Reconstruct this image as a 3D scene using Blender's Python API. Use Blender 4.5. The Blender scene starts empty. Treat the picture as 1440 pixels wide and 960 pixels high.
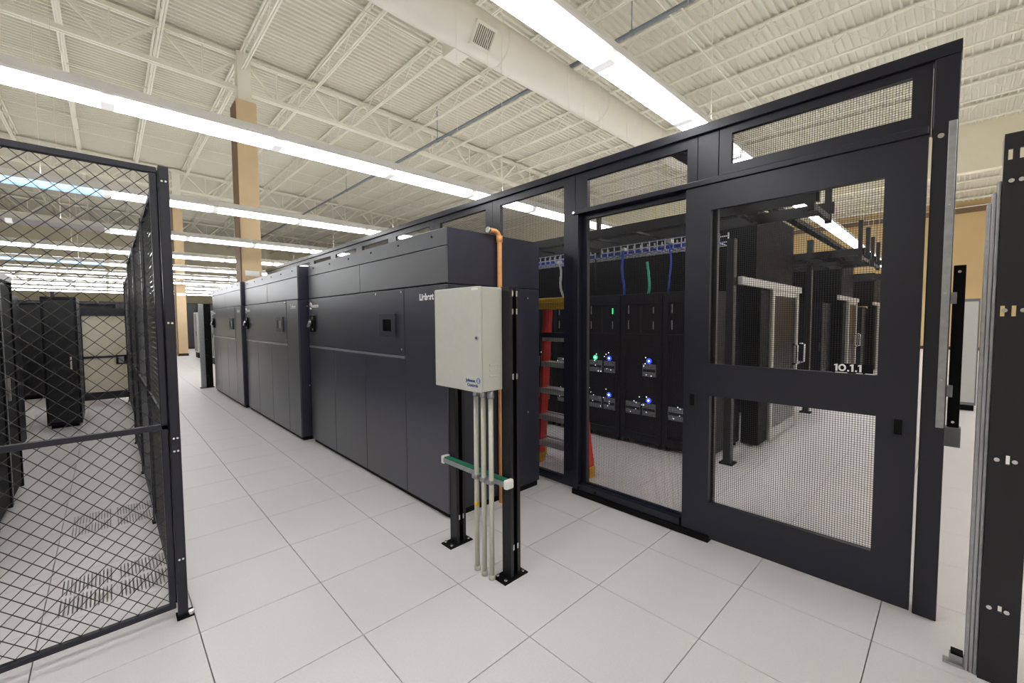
import bpy, math, random
from mathutils import Matrix, Vector
random.seed(7)
SC = bpy.context.scene
COL = SC.collection

# ------------------------------------------------------------------ camera
FPX, YAW, PITCH, ROLL = 594.6388, .7622, -.0506, -.0057
CAM = Vector((-.8964, -1.4597, 1.6258))
_f = Vector((math.sin(YAW)*math.cos(PITCH), math.cos(YAW)*math.cos(PITCH), math.sin(PITCH)))
_r = Vector((math.cos(YAW), -math.sin(YAW), 0))
_u = _r.cross(_f)
_c, _s = math.cos(ROLL), math.sin(ROLL)
_R, _U = _c*_r+_s*_u, -_s*_r+_c*_u
cam = bpy.data.cameras.new('camera')
cam.sensor_width = 36
cam.lens = FPX/1440*36
cam.clip_start, cam.clip_end = .02, 200
co = bpy.data.objects.new('camera', cam)
COL.objects.link(co)
M4 = Matrix((_R, _U, -_f)).transposed().to_4x4()
M4.translation = CAM
co.matrix_world = M4
SC.camera = co


def project(p):
    d = Vector(p)-CAM
    z = d.dot(_f)
    if z < .05:
        return None
    return 720+FPX*d.dot(_R)/z, 480-FPX*d.dot(_U)/z


# ------------------------------------------------------------------ world, exposure
w = bpy.data.worlds.new('world')
SC.world = w
w.use_nodes = True
w.node_tree.nodes['Background'].inputs[0].default_value = (1, .98, .95, 1)
w.node_tree.nodes['Background'].inputs[1].default_value = .15
SC.view_settings.view_transform = 'Standard'
SC.view_settings.look = 'None'
SC.view_settings.gamma = 1
SC.view_settings.use_curve_mapping = False
SC.view_settings.exposure = 0.12
LAMP = 13.5            # radiance of the fluorescent lenses


# ------------------------------------------------------------------ materials
def srgb(r, g, b):
    return tuple((c/12.92 if c <= .04045 else ((c+.055)/1.055)**2.4) for c in (r/255, g/255, b/255))+(1,)


MATS = {}


def mat(name, col, rough=.5, metal=0., spec=.5, noise=0., nscale=40., bump=0., emit=None, strength=0., rvar=0., stretch=None):
    m = bpy.data.materials.new(name)
    m.use_nodes = True
    nt = m.node_tree
    b = nt.nodes['Principled BSDF']
    b.inputs['Base Color'].default_value = col
    b.inputs['Roughness'].default_value = rough
    b.inputs['Metallic'].default_value = metal
    b.inputs['Specular IOR Level'].default_value = spec
    if noise or bump or rvar:
        tc = nt.nodes.new('ShaderNodeTexCoord')
        n = nt.nodes.new('ShaderNodeTexNoise')
        n.inputs['Scale'].default_value = nscale
        n.inputs['Detail'].default_value = 4
        if stretch:
            mp = nt.nodes.new('ShaderNodeMapping')
            mp.inputs['Scale'].default_value = stretch
            nt.links.new(tc.outputs['Object'], mp.inputs[0])
            nt.links.new(mp.outputs[0], n.inputs['Vector'])
        else:
            nt.links.new(tc.outputs['Object'], n.inputs['Vector'])
        if noise:
            r = nt.nodes.new('ShaderNodeValToRGB')
            r.color_ramp.elements[0].position = .3
            r.color_ramp.elements[1].position = .7
            r.color_ramp.elements[0].color = tuple(c*(1-noise) for c in col[:3])+(1,)
            r.color_ramp.elements[1].color = tuple(min(1, c*(1+noise)) for c in col[:3])+(1,)
            nt.links.new(n.outputs[0], r.inputs[0])
            nt.links.new(r.outputs[0], b.inputs['Base Color'])
        if rvar:
            mr = nt.nodes.new('ShaderNodeMapRange')
            mr.inputs[3].default_value = rough-rvar
            mr.inputs[4].default_value = rough+rvar
            nt.links.new(n.outputs[0], mr.inputs[0])
            nt.links.new(mr.outputs[0], b.inputs['Roughness'])
        if bump:
            bp = nt.nodes.new('ShaderNodeBump')
            bp.inputs['Strength'].default_value = bump
            bp.inputs['Distance'].default_value = .002
            nt.links.new(n.outputs[0], bp.inputs['Height'])
            nt.links.new(bp.outputs[0], b.inputs['Normal'])
    if emit:
        b.inputs['Emission Color'].default_value = emit
        b.inputs['Emission Strength'].default_value = strength
    MATS[name] = m
    return m


mat('tile', srgb(224, 220, 222), .40, noise=.035, nscale=120, spec=.4)
mat('tile_edge', srgb(60, 56, 54), .8)
mat('deck', srgb(221, 217, 201), .6)
mat('steel_paint', srgb(236, 232, 216), .5)
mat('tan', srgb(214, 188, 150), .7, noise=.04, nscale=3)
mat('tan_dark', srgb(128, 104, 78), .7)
mat('wall_paint', srgb(216, 188, 138), .8, noise=.03, nscale=1.)
mat('cream_wall', srgb(238, 230, 206), .8, noise=.03, nscale=1.)
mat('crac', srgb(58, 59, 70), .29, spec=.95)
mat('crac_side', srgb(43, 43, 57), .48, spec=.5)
mat('crac_top_sheen', srgb(82, 84, 91), .32, spec=.95)  # lighter copy of the unit paint, ceiling reflection put into the colour
mat('black', srgb(20, 20, 26), .42, spec=.5)
mat('cage_black', srgb(25, 26, 39), .34, spec=.5)
mat('black_matte', srgb(14, 14, 16), .65, spec=.15)
mat('slot_backing', srgb(150, 148, 146), .6)
mat('wire', srgb(40, 38, 41), .5, spec=.25)
mat('chain', srgb(30, 29, 32), .4, spec=.6)
mat('galv', srgb(168, 170, 174), .38, metal=.75, noise=.12, nscale=25)
mat('chrome', srgb(215, 215, 218), .22, metal=.9)
mat('silver', srgb(176, 177, 184), .3, metal=.6)
mat('alu', srgb(196, 196, 196), .38, metal=.6)
mat('box_grey', srgb(203, 204, 196), .45, spec=.4, noise=.02, nscale=30)
mat('conduit', srgb(205, 205, 192), .4, metal=.25, noise=.04, nscale=30)
mat('copper', srgb(242, 176, 112), .4, metal=.1, noise=.06, nscale=20)
mat('green_strut', srgb(28, 110, 84), .5)
mat('white_plastic', srgb(235, 235, 233), .45)
mat('white_print', srgb(240, 240, 240), .6)
mat('blue_print', srgb(66, 84, 150), .6)
mat('grey_rack', srgb(120, 122, 126), .5)
mat('white_rack', srgb(205, 205, 203), .5)
mat('rack', srgb(20, 20, 29), .5, spec=.25)
mat('rack_inner', srgb(15, 15, 20), .6)
mat('server', srgb(128, 130, 138), .45, noise=.45, nscale=70)
mat('ladder_red', srgb(206, 46, 42), .45, noise=.06, nscale=20)
mat('ladder_yellow', srgb(236, 190, 44), .5, noise=.05, nscale=20)
mat('boot_yellow', srgb(214, 164, 50), .6, noise=.15, nscale=30)
mat('alu_step', srgb(214, 214, 214), .4, metal=.2)
mat('blue_cable', srgb(40, 74, 190), .5)
mat('green_cable', srgb(60, 190, 160), .5)
mat('white_cable', srgb(220, 222, 226), .5)
mat('pipe', srgb(130, 138, 142), .5, metal=.3)
mat('pipe_red', srgb(150, 52, 44), .5)
mat('duct', srgb(232, 226, 212), .5, noise=.02, nscale=3)
mat('grille', srgb(120, 112, 104), .6)
mat('housing', srgb(236, 236, 236), .4)
mat('lens', srgb(250, 250, 250), .4, emit=(.975, .985, 1.0, 1), strength=LAMP)
mat('added_uplight', srgb(250, 250, 250), .4, emit=(.975, .985, 1.0, 1), strength=LAMP*1.45)  # added glow, unseen from below, that brightens the ceiling
mat('lens_cap_glow', srgb(240, 240, 240), .4, emit=(1, .99, .98, 1), strength=.55)  # slight emission stands in for lamp light glowing through the caps
mat('lens_off', srgb(232, 230, 238), .35)
mat('lens_blue', srgb(250, 250, 250), .4, emit=(.42, .72, 1.0, 1), strength=1.1)
mat('halo_blue', srgb(40, 60, 250), .4, emit=(.05, .11, 1, 1), strength=1.6)
mat('led_core', srgb(200, 220, 250), .4, emit=(.45, .6, 1, 1), strength=12)
mat('led_green', srgb(40, 250, 120), .4, emit=(.03, .7, .25, 1), strength=1.6)
mat('led_white', srgb(240, 240, 240), .4, emit=(.8, .9, 1, 1), strength=2.2)
mat('screen', srgb(12, 13, 17), .2, spec=.6)
mat('screen_frame', srgb(40, 41, 50), .4)
mat('screen_light', srgb(168, 166, 160), .4)
mat('cream_panel', srgb(242, 236, 214), .6, noise=.04, nscale=4)
mat('glass_dark', srgb(13, 14, 20), .3, spec=.06)
mat('tray_black', srgb(20, 20, 23), .5)
mat('basket', srgb(205, 207, 214), .45, metal=.2)
mat('sub', srgb(40, 38, 36), .9)
mat('baseboard', srgb(62, 48, 40), .6)


# ------------------------------------------------------------------ mesh builder
class MB:
    def __init__(s):
        s.v, s.f, s.sm = [], [], []

    def quad(s, *pts):
        n = len(s.v)
        s.v += [tuple(p) for p in pts]
        s.f.append(tuple(range(n, n+len(pts))))
        s.sm.append(False)
        return s

    def box(s, x0, x1, y0, y1, z0, z1):
        x0, x1 = min(x0, x1), max(x0, x1)
        y0, y1 = min(y0, y1), max(y0, y1)
        z0, z1 = min(z0, z1), max(z0, z1)
        n = len(s.v)
        s.v += [(x0, y0, z0), (x1, y0, z0), (x1, y1, z0), (x0, y1, z0), (x0, y0, z1), (x1, y0, z1), (x1, y1, z1), (x0, y1, z1)]
        for q in ((0, 3, 2, 1), (4, 5, 6, 7), (0, 1, 5, 4), (1, 2, 6, 5), (2, 3, 7, 6), (3, 0, 4, 7)):
            s.f.append(tuple(n+i for i in q))
            s.sm.append(False)
        return s

    def bar(s, a, b, w, h=None, up=(0, 0, 1)):
        """rectangular bar from a to b"""
        a, b = Vector(a), Vector(b)
        h = h or w
        d = (b-a).normalized()
        u = Vector(up)
        if abs(d.dot(u)) > .98:
            u = Vector((1, 0, 0))
        x = d.cross(u).normalized()*w/2
        y = x.cross(d).normalized()*h/2
        n = len(s.v)
        for p in (a, b):
            s.v += [tuple(p-x-y), tuple(p+x-y), tuple(p+x+y), tuple(p-x+y)]
        for q in ((0, 3, 2, 1), (4, 5, 6, 7), (0, 1, 5, 4), (1, 2, 6, 5), (2, 3, 7, 6), (3, 0, 4, 7)):
            s.f.append(tuple(n+i for i in q))
            s.sm.append(False)
        return s

    def tube(s, pts, r, seg=10, caps=True):
        pts = [Vector(p) for p in pts]
        rings = []
        ref = None
        for i, p in enumerate(pts):
            d = (pts[min(i+1, len(pts)-1)]-pts[max(i-1, 0)]).normalized()
            if ref is None:
                ref = Vector((0, 0, 1)) if abs(d.z) < .9 else Vector((1, 0, 0))
            x = d.cross(ref).normalized()
            y = x.cross(d).normalized()
            ref = y
            rr = r[i] if isinstance(r, (list, tuple)) else r
            n = len(s.v)
            for k in range(seg):
                t = 2*math.pi*k/seg
                s.v.append(tuple(p+x*math.cos(t)*rr+y*math.sin(t)*rr))
            rings.append(n)
        for a, b in zip(rings, rings[1:]):
            for k in range(seg):
                k2 = (k+1) % seg
                s.f.append((a+k, a+k2, b+k2, b+k))
                s.sm.append(seg > 5)
        if caps:
            s.f.append(tuple(rings[0]+k for k in reversed(range(seg))))
            s.f.append(tuple(rings[-1]+k for k in range(seg)))
            s.sm += [False, False]
        return s

    def prism(s, prof, axis, a, b):
        """2-D profile extruded along an axis: profile coords are the two other axes in order"""
        n = len(s.v)
        k = len(prof)
        for t in (a, b):
            for p, q in prof:
                s.v.append({'X': (t, p, q), 'Y': (p, t, q), 'Z': (p, q, t)}[axis])
        for i in range(k):
            j = (i+1) % k
            s.f.append((n+i, n+j, n+k+j, n+k+i))
            s.sm.append(False)
        s.f.append(tuple(n+i for i in reversed(range(k))))
        s.f.append(tuple(n+k+i for i in range(k)))
        s.sm += [False, False]
        return s

    def sheet(s, ax, t0, t1, u0, u1, z0, z1, holes):
        """sheet normal to ax ('X' or 'Y') with rectangular holes (u0,u1,z0,z1)"""
        us = sorted({u0, u1, *[h[0] for h in holes], *[h[1] for h in holes]})
        zs = sorted({z0, z1, *[h[2] for h in holes], *[h[3] for h in holes]})
        solid = {}
        for i in range(len(us)-1):
            for j in range(len(zs)-1):
                um, zm = (us[i]+us[i+1])/2, (zs[j]+zs[j+1])/2
                solid[i, j] = not any(h[0] < um < h[1] and h[2] < zm < h[3] for h in holes)

        def P(t, u, z):
            return (t, u, z) if ax == 'X' else (u, t, z)
        for (i, j), ok in solid.items():
            if not ok:
                continue
            a, b, c, d = us[i], us[i+1], zs[j], zs[j+1]
            s.quad(P(t0, a, c), P(t0, a, d), P(t0, b, d), P(t0, b, c))
            s.quad(P(t1, a, c), P(t1, b, c), P(t1, b, d), P(t1, a, d))
            if not solid.get((i-1, j)):
                s.quad(P(t0, a, c), P(t1, a, c), P(t1, a, d), P(t0, a, d))
            if not solid.get((i+1, j)):
                s.quad(P(t0, b, c), P(t0, b, d), P(t1, b, d), P(t1, b, c))
            if not solid.get((i, j-1)):
                s.quad(P(t0, a, c), P(t0, b, c), P(t1, b, c), P(t1, a, c))
            if not solid.get((i, j+1)):
                s.quad(P(t0, a, d), P(t1, a, d), P(t1, b, d), P(t0, b, d))
        return s

    def grid(s, ax, t, u0, u1, z0, z1, pitch, wd):
        """square wire mesh in the plane ax = t"""
        n = max(1, round((u1-u0)/pitch))
        for i in range(n+1):
            u = u0+(u1-u0)*i/n
            if ax == 'X':
                s.box(t-wd/2, t+wd/2, u-wd/2, u+wd/2, z0, z1)
            else:
                s.box(u-wd/2, u+wd/2, t-wd/2, t+wd/2, z0, z1)
        n = max(1, round((z1-z0)/pitch))
        for i in range(n+1):
            z = z0+(z1-z0)*i/n
            if ax == 'X':
                s.box(t+wd/2, t+wd*1.3, u0, u1, z-wd/2, z+wd/2)
            else:
                s.box(u0, u1, t+wd/2, t+wd*1.3, z-wd/2, z+wd/2)
        return s

    def diamonds(s, ax, t, u0, u1, z0, z1, diag, wd):
        """chain-link mesh in the plane ax = t"""
        def P(t_, u, z):
            return (t_, u, z) if ax == 'X' else (u, t_, z)
        W, H = u1-u0, z1-z0
        k = -H
        while k < W:
            a0, a1 = max(0., k), min(W, k+H)
            if a1-a0 > .01:
                s.bar(P(t-wd*.4, u0+a0, z0+a0-k), P(t-wd*.4, u0+a1, z0+a1-k), wd)
                s.bar(P(t+wd*.4, u1-a0, z0+a0-k), P(t+wd*.4, u1-a1, z0+a1-k), wd)
            k += diag
        return s

    def mesh(s, name, org=(0, 0, 0)):
        me = bpy.data.meshes.new(name)
        ox, oy, oz = org
        me.from_pydata([(a-ox, b-oy, c-oz) for a, b, c in s.v], [], s.f)
        me.polygons.foreach_set('use_smooth', s.sm)
        me.update()
        return me

    def build(s, name, m, parent=None, org=None, bevel=0.):
        if org is None:
            p = parent
            while p is not None and p.parent is not None:
                p = p.parent
            org = p.location if p is not None else (0, 0, 0)
        o = bpy.data.objects.new(name, s.mesh(name, org))
        o.data.materials.append(MATS[m])
        COL.objects.link(o)
        if parent is not None:
            o.parent = parent
        if bevel:
            b = o.modifiers.new('bevel', 'BEVEL')
            b.width = bevel
            b.segments = 2
            b.limit_method = 'ANGLE'
        return o


def tag(o, label, cat, group=None):
    o['label'] = label
    o['category'] = cat
    if group:
        o['group'] = group
    return o


def thing(name, label, cat, loc=(0, 0, 0), group=None):
    o = bpy.data.objects.new(name, None)
    o.empty_display_size = .1
    COL.objects.link(o)
    o.location = loc
    return tag(o, label, cat, group)


def struct(o):
    o['kind'] = 'structure'
    return o


def stuff(o):
    o['kind'] = 'stuff'
    return o


def piece(name, me, parent, loc):
    o = bpy.data.objects.new(name, me)
    COL.objects.link(o)
    o.parent = parent
    o.location = loc
    return o


def copy_tree(o, parent=None):
    c = o.copy()
    COL.objects.link(c)
    c.parent = parent
    for ch in list(o.children):
        copy_tree(ch, c)
    return c


def text(body, size, m, parent, at, xd, yd, name='lettering', align='LEFT', depth=.0008, bold=0.):
    cu = bpy.data.curves.new('t', 'FONT')
    cu.body = body
    cu.size = size
    cu.extrude = depth
    cu.offset = bold
    cu.align_x = align
    t = bpy.data.objects.new('t', cu)
    me = bpy.data.meshes.new_from_object(t)
    bpy.data.objects.remove(t)
    xd, yd = Vector(xd), Vector(yd)
    mt = Matrix((xd, yd, xd.cross(yd))).transposed().to_4x4()
    p = parent
    while p.parent is not None:
        p = p.parent
    mt.translation = Vector(at)-Vector(p.location)
    me.transform(mt)
    me.name = name
    o = bpy.data.objects.new(name, me)
    me.materials.clear()
    me.materials.append(MATS[m])
    COL.objects.link(o)
    o.parent = parent
    return o


ORD = ['first', 'second', 'third', 'fourth', 'fifth', 'sixth', 'seventh', 'eighth', 'ninth', 'tenth', 'eleventh',
       'twelfth', 'thirteenth', 'fourteenth', 'fifteenth', 'sixteenth', 'seventeenth']
T = .61

# ================================================================== THE SETTING
# ------------------------------------------------------------------ raised floor
XMIN, XMAX, YMIN, YMAX = -12., 30., -9., 44.
floor = struct(MB().box(XMIN, XMAX, YMIN, YMAX, -.12, -.03).build('floor', 'sub'))
PERF = {(-2, 3), (-2, 5)}
tiles = []
for u in range(int(XMIN/T), int(XMAX/T)+1):
    for v in range(int(YMIN/T), int(YMAX/T)+1):
        if (u, v) in PERF or u*T < XMIN or (u+1)*T > XMAX or v*T < YMIN or (v+1)*T > YMAX:
            continue
        q = [project((u*T+a*T, v*T+b*T, 0)) for a, b in ((0, 0), (1, 0), (1, 1), (0, 1))]
        area = 0
        if all(q) and any(-40 < x < 1480 and 430 < y < 1040 for x, y in q):
            area = abs(sum(q[i][0]*q[(i+1) % 4][1]-q[(i+1) % 4][0]*q[i][1] for i in range(4)))/2
            if not any(0 < x < 1440 and 0 < y < 960 for x, y in q):
                area *= .2
        tiles.append((area, u, v))
tiles.sort(reverse=True)
G = .0022


def tile_mb(x, y, mb=None):
    mb = mb or MB()
    a, b, c, d, e = x+G, x+T-G, y+G, y+T-G, .0012
    mb.quad((a+e, c+e, 0), (b-e, c+e, 0), (b-e, d-e, 0), (a+e, d-e, 0))
    lo, hi = [(a, c), (b, c), (b, d), (a, d)], [(a+e, c+e), (b-e, c+e), (b-e, d-e), (a+e, d-e)]
    for i in range(4):
        j = (i+1) % 4
        mb.quad((*lo[i], -e), (*lo[j], -e), (*hi[j], 0), (*hi[i], 0))
        mb.quad((*lo[i], -.03), (*lo[j], -.03), (*lo[j], -e), (*lo[i], -e))
    return mb


tme = tile_mb(0, 0).mesh('floor_tile')
tme.materials.append(MATS['tile'])
for ar, u, v in tiles[:298]:
    piece('floor_tile', tme, floor, (u*T, v*T, 0))
mb = MB()
for ar, u, v in tiles[298:]:
    tile_mb(u*T, v*T, mb)
stuff(mb.build('floor_tile_field', 'tile', floor))
# perforated airflow tiles: solid rim and bars with open slots between
pm = MB()
holes = []
for bx in (0, 1):
    for by in (0, 1):
        x0, y0 = .06+bx*.26, .07+by*.25
        for k in range(13):
            holes.append((x0+k*.0178, x0+k*.0178+.007, y0, y0+.21))
us = sorted({G, T-G, *[h[0] for h in holes], *[h[1] for h in holes]})
vs = sorted({G, T-G, *[h[2] for h in holes], *[h[3] for h in holes]})
for i in range(len(us)-1):
    for j in range(len(vs)-1):
        um, vm = (us[i]+us[i+1])/2, (vs[j]+vs[j+1])/2
        if any(h[0] < um < h[1] and h[2] < vm < h[3] for h in holes):
            continue
        pm.box(us[i], us[i+1], vs[j], vs[j+1], -.022, 0)
pme = pm.mesh('perforated_tile')
pme.materials.append(MATS['tile'])
for u, v in PERF:
    piece('perforated_tile', pme, floor, (u*T, v*T, 0))
    MB().box(u*T+.03, u*T+T-.03, v*T+.03, v*T+T-.03, -.029, -.023).build('slot_backing_plate', 'slot_backing', floor)  # grey plate added beneath so the slots read lighter


# ------------------------------------------------------------------ walls
def zdeck(x):
    return 8.86-.030*(x-2)


wb = struct(MB().box(XMIN, XMAX, YMAX, YMAX+.3, -.05, 10).build('wall_back', 'cream_wall'))
struct(MB().box(XMIN-.3, XMIN, YMIN, YMAX, -.05, 10).build('wall_left', 'cream_wall'))
struct(MB().box(XMAX, XMAX+.3, YMIN, YMAX, -.05, 10).build('wall_right', 'wall_paint'))
struct(MB().box(XMIN, XMAX, YMIN-.3, YMIN, -.05, 10).build('wall_front', 'cream_wall'))
struct(MB().box(XMAX-.04, XMAX, YMIN, YMAX, 0, .16).build('baseboard_right', 'baseboard'))
struct(MB().box(XMAX-.12, XMAX, YMIN, YMAX, 6.78, 7.1).build('trim_1', 'tan_dark'))
struct(MB().box(21, 21.35, YMIN, YMAX, 6.69, 8.36).build('trim_2', 'cream_wall'))

# ------------------------------------------------------------------ ceiling deck, joists, girders
ceil = MB()


def deck(mb, xa, xb, za, zb):
    y = YMIN
    p = .165
    prof = [(0, 0), (.042, 0), (.056, .056), (.151, .056), (p, 0)]
    while y < YMAX:
        for (a, h), (b, k) in zip(prof, prof[1:]):
            mb.quad((xa, y+a, za+h), (xa, y+b, za+k), (xb, y+b, zb+k), (xb, y+a, zb+h))
        y += p


deck(ceil, XMIN, 21, zdeck(XMIN), zdeck(21))
deck(ceil, 21.35, XMAX, 7.55, 7.35)
ceil.box(XMIN, XMAX, YMIN, YMAX, 9.9, 10)
ceiling = struct(ceil.build('ceiling', 'deck'))
JP = 1.72
JX = [1.98+JP*k for k in range(-8, 11)]
jm = MB()
jm.box(-.055, -.008, YMIN, YMAX, -.045, -.004)
jm.box(.008, .055, YMIN, YMAX, -.045, -.004)
jm.box(-.045, -.008, YMIN, YMAX, -.52, -.485)
jm.box(.008, .045, YMIN, YMAX, -.52, -.485)
jme = jm.mesh('joist')
jme.materials.append(MATS['steel_paint'])
wm = MB()
y = YMIN
while y < YMAX-1.3:
    wm.bar((0, y, -.03), (0, y+.6, -.5), .015)
    wm.bar((0, y+.6, -.5), (0, y+1.2, -.03), .015)
    y += 1.2
wme = wm.mesh('joist_web')
wme.materials.append(MATS['steel_paint'])
for x in JX:
    j = piece('joist', jme, ceiling, (x, 0, zdeck(x)))
    piece('joist_web', wme, j, (0, 0, 0))
# low joists beyond the soffit
jm2 = MB().box(-.05, .05, YMIN, YMAX, -.06, -.005).box(-.04, .04, YMIN, YMAX, -.45, -.41)
jme2 = jm2.mesh('joist')
jme2.materials.append(MATS['steel_paint'])
for x in (22.4, 24.1, 25.8, 27.5, 29.2):
    piece('joist', jme2, ceiling, (x, 0, 7.55-.2*(x-21.35)/8.65))
# girders
GT, GB = -.14, -1.02     # chord heights below the deck
diag = MB()
diag.bar((0, 0, GT), (JP/2, 0, GB-.0258), .055, .055)
d1 = diag.mesh('web_member')
d2 = MB().bar((0, 0, GT), (-JP/2, 0, GB+.0258), .055, .055).mesh('web_member')
d3 = MB().bar((JP/2, 0, GT-.0258), (JP/2, 0, GB-.0258), .035, .035).mesh('web_member')
for d in (d1, d2, d3):
    d.materials.append(MATS['steel_paint'])
xa, xb = JX[0], JX[-1]
for gy in (12.05, 24.2, 36.4):
    gm = MB()
    for s_ in (-1, 1):
        gm.bar((xa, gy+s_*.05, zdeck(xa)+GT), (xb, gy+s_*.05, zdeck(xb)+GT), .07, .10)
        gm.bar((xa, gy+s_*.05, zdeck(xa)+GB), (xb, gy+s_*.05, zdeck(xb)+GB), .07, .10)
    g = gm.build('girder', 'steel_paint', ceiling)
    for x in JX[:-1]:
        for d in (d1, d3):
            piece('web_member', d, g, (x, gy, zdeck(x)))
        piece('web_member', d2, g, (x+JP, gy, zdeck(x+JP)))
for by in (3.0, 7.6, 16.0, 20.3, 28.5, 32.5):
    MB().bar((xa, by, zdeck(xa)-.50), (xb, by, zdeck(xb)-.50), .03).build('bridging_bar', 'steel_paint', ceiling)
    MB().bar((xa, by, zdeck(xa)-.08), (xb, by, zdeck(xb)-.08), .03).build('bridging_bar', 'steel_paint', ceiling)

# ================================================================== OVERHEAD SERVICES
# ------------------------------------------------------------------ fluorescent strip rows
LZ = 3.42
L = 1.22
row_y = [-9.0+.6, -6.1, -2.9, .25, 3.27, 6.62, 9.8]+[13.07+3.27*k for k in range(7)]
row_words = {0: 'the row above the sliding gate', 1: 'the row over the nearest cooling unit',
             2: 'the row beside the corner post top'}


def fixture_meshes():
    hs = MB().prism([(-.06, .085), (.06, .085), (.098, .012), (.098, -.012), (-.098, -.012), (-.098, .012)], 'X', .0, L)
    cap = MB().prism([(-.088, -.012), (.088, -.012), (.074, -.076), (-.074, -.076)], 'X', 0, .04)
    ln = MB().prism([(-.086, -.012), (.086, -.012), (.072, -.074), (-.072, -.074)], 'X', .04, L-.04)
    up = MB().box(.06, L-.06, -.03, .03, .0851, .089)  # glowing strip added on the housing top to light the roof
    out = []
    for m_, n_, k_ in ((hs, 'housing', 'housing'), (cap, 'end_cap', 'lens_cap_glow'), (ln, 'lens', 'lens'), (up, 'added_uplight_strip', 'added_uplight')):
        me = m_.mesh(n_)
        me.materials.append(MATS[k_])
        out.append(me)
    return out


fh, fc, fl, fu = fixture_meshes()
fl_b, fl_o = fl.copy(), fl.copy()
for me_, m_ in ((fl_b, 'lens_blue'), (fl_o, 'lens_off')):
    me_.materials.clear()
    me_.materials.append(MATS[m_])
hang = MB().tube([(0, 0, .089), (0, 0, 4.9)], .004, 5).mesh('hanger_rod')
hang.materials.append(MATS['steel_paint'])
for ri, ry in enumerate(row_y):
    k = ri-3
    xs = [-6.93+L*i for i in range(29 if k < 4 else (16 if k == 4 else 11))]
    if k < 0:  # sparse unseen rows added behind the camera for extra light
        xs = xs[::2] if k > -3 else xs[::3]
    seen = 0
    for i, x in enumerate(xs):
        p = project((x+L/2, ry, LZ))
        vis = p is not None and -40 < p[0] < 1480 and -60 < p[1] < 470
        where = row_words.get(k, 'the %s row from the camera' % ORD[max(k, 0)])
        if k < 0:
            lab, grp = 'white fluorescent strip light added in unseen rows behind the camera', 'added strip lights behind the camera'
        elif vis:
            lab, grp = '%s strip light from left in %s' % (ORD[seen] if seen < len(ORD) else 'far right', where), 'fluorescent strip lights'
        else:
            lab, grp = 'white strip light past the picture edge in %s' % where, 'lights past the edge, row '+str(k+1)
        if vis and seen >= len(ORD):
            lab, grp = 'white strip light toward the far right end of %s' % where, 'lights at the far right end, row '+str(k+1)
        seen += vis
        t = thing('strip_light', lab, 'light', (x, ry, LZ), grp)
        piece('housing', fh, t, (0, 0, 0))
        piece('end_cap', fc, t, (0, 0, 0))
        piece('end_cap', fc, t, (L-.04, 0, 0))
        blue = (k == 2 and x+L < -.3) or (k == 5 and x+L < -.3)
        off = k == 3 and x+L < -.3
        piece('lens', fl_b if blue else fl_o if off else fl, t, (0, 0, 0))
        piece('added_uplight_strip', fu, t, (0, 0, 0))
        if i % 4 == 0 or k < 0:
            piece('hanger_rod', hang, t, (L/2, 0, 0))

# ------------------------------------------------------------------ round duct
dt = thing('air_duct', 'large round cream air duct hung under the roof with a square side register', 'duct', (4.2, 4.95, 7.1))
R_ = .385
mb = MB()
mb.tube([(-8, 4.95, 7.1), (20.9, 4.95, 6.9)], R_, 28)
db = mb.build('duct_body', 'duct', dt)
for x in (-4.5, -1.6, 1.3, 4.85, 8.2, 11.6, 15., 18.):
    z = 7.1-.2*(x+8)/28.9
    MB().tube([(x-.012, 4.95, z), (x+.012, 4.95, z)], R_+.006, 28).build('seam_ring', 'duct', dt)
# register on the lower near side
n = Vector((0, -.78, -.62)).normalized()
c = Vector((4.25, 4.95, 7.02))+n*(R_-.03)
tx, ty = Vector((1, 0, 0)), n.cross(Vector((1, 0, 0)))


def obox(mb, c, ax, ay, az, a, b, h):
    n0 = len(mb.v)
    for dz in (0, h):
        for sx, sy in ((-1, -1), (1, -1), (1, 1), (-1, 1)):
            mb.v.append(tuple(c+ax*sx*a+ay*sy*b+az*dz))
    for q in ((0, 3, 2, 1), (4, 5, 6, 7), (0, 1, 5, 4), (1, 2, 6, 5), (2, 3, 7, 6), (3, 0, 4, 7)):
        mb.f.append(tuple(n0+i for i in q))
        mb.sm.append(False)
    return mb


rg = obox(MB(), c, tx, ty, n, .24, .20, .07).build('register_box', 'duct', dt)
obox(MB(), c+n*.071, tx, ty, n, .19, .15, .004).build('register_face', 'grille', rg)
gl = MB()
for k in range(9):
    obox(gl, c+n*.075+tx*(-.17+k*.0425), tx, ty, n, .006, .15, .012)
gl.build('register_blades', 'duct', rg)
MB().box(3.95, 4.3, 5.12, 5.5, 6.66, 6.92).build('branch_box', 'duct', dt)
for x in (-3., 2.9, 8.8, 14.6):
    z = 7.1-.2*(x+8)/28.9
    MB().tube([(x, 4.95, z+R_), (x, 4.95, zdeck(x)-.03)], .008, 6).build('hanger_rod', 'steel_paint', dt)

pp = thing('sprinkler_pipe', 'thin grey sprinkler pipe under the roof joists with a red coupling', 'pipe', (7.25, 6, 7.6))
MB().tube([(7.25, -6, 7.6), (7.25, 40, 7.6)], .045, 10).build('pipe_run', 'pipe', pp)
MB().tube([(7.25, 6.05, 7.6), (7.25, 6.3, 7.6)], .075, 12).build('coupling', 'pipe_red', pp)
for y in (-2., 3.4, 10.6, 18.):
    MB().tube([(7.25, y, 7.6), (7.25, y, zdeck(7.25)-.03)], .012, 6).build('hanger_rod', 'pipe', pp)
    MB().tube([(7.25, y-.03, 7.6), (7.25, y+.03, 7.6)], .06, 10).build('clamp', 'pipe', pp)

# ------------------------------------------------------------------ columns


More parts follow.
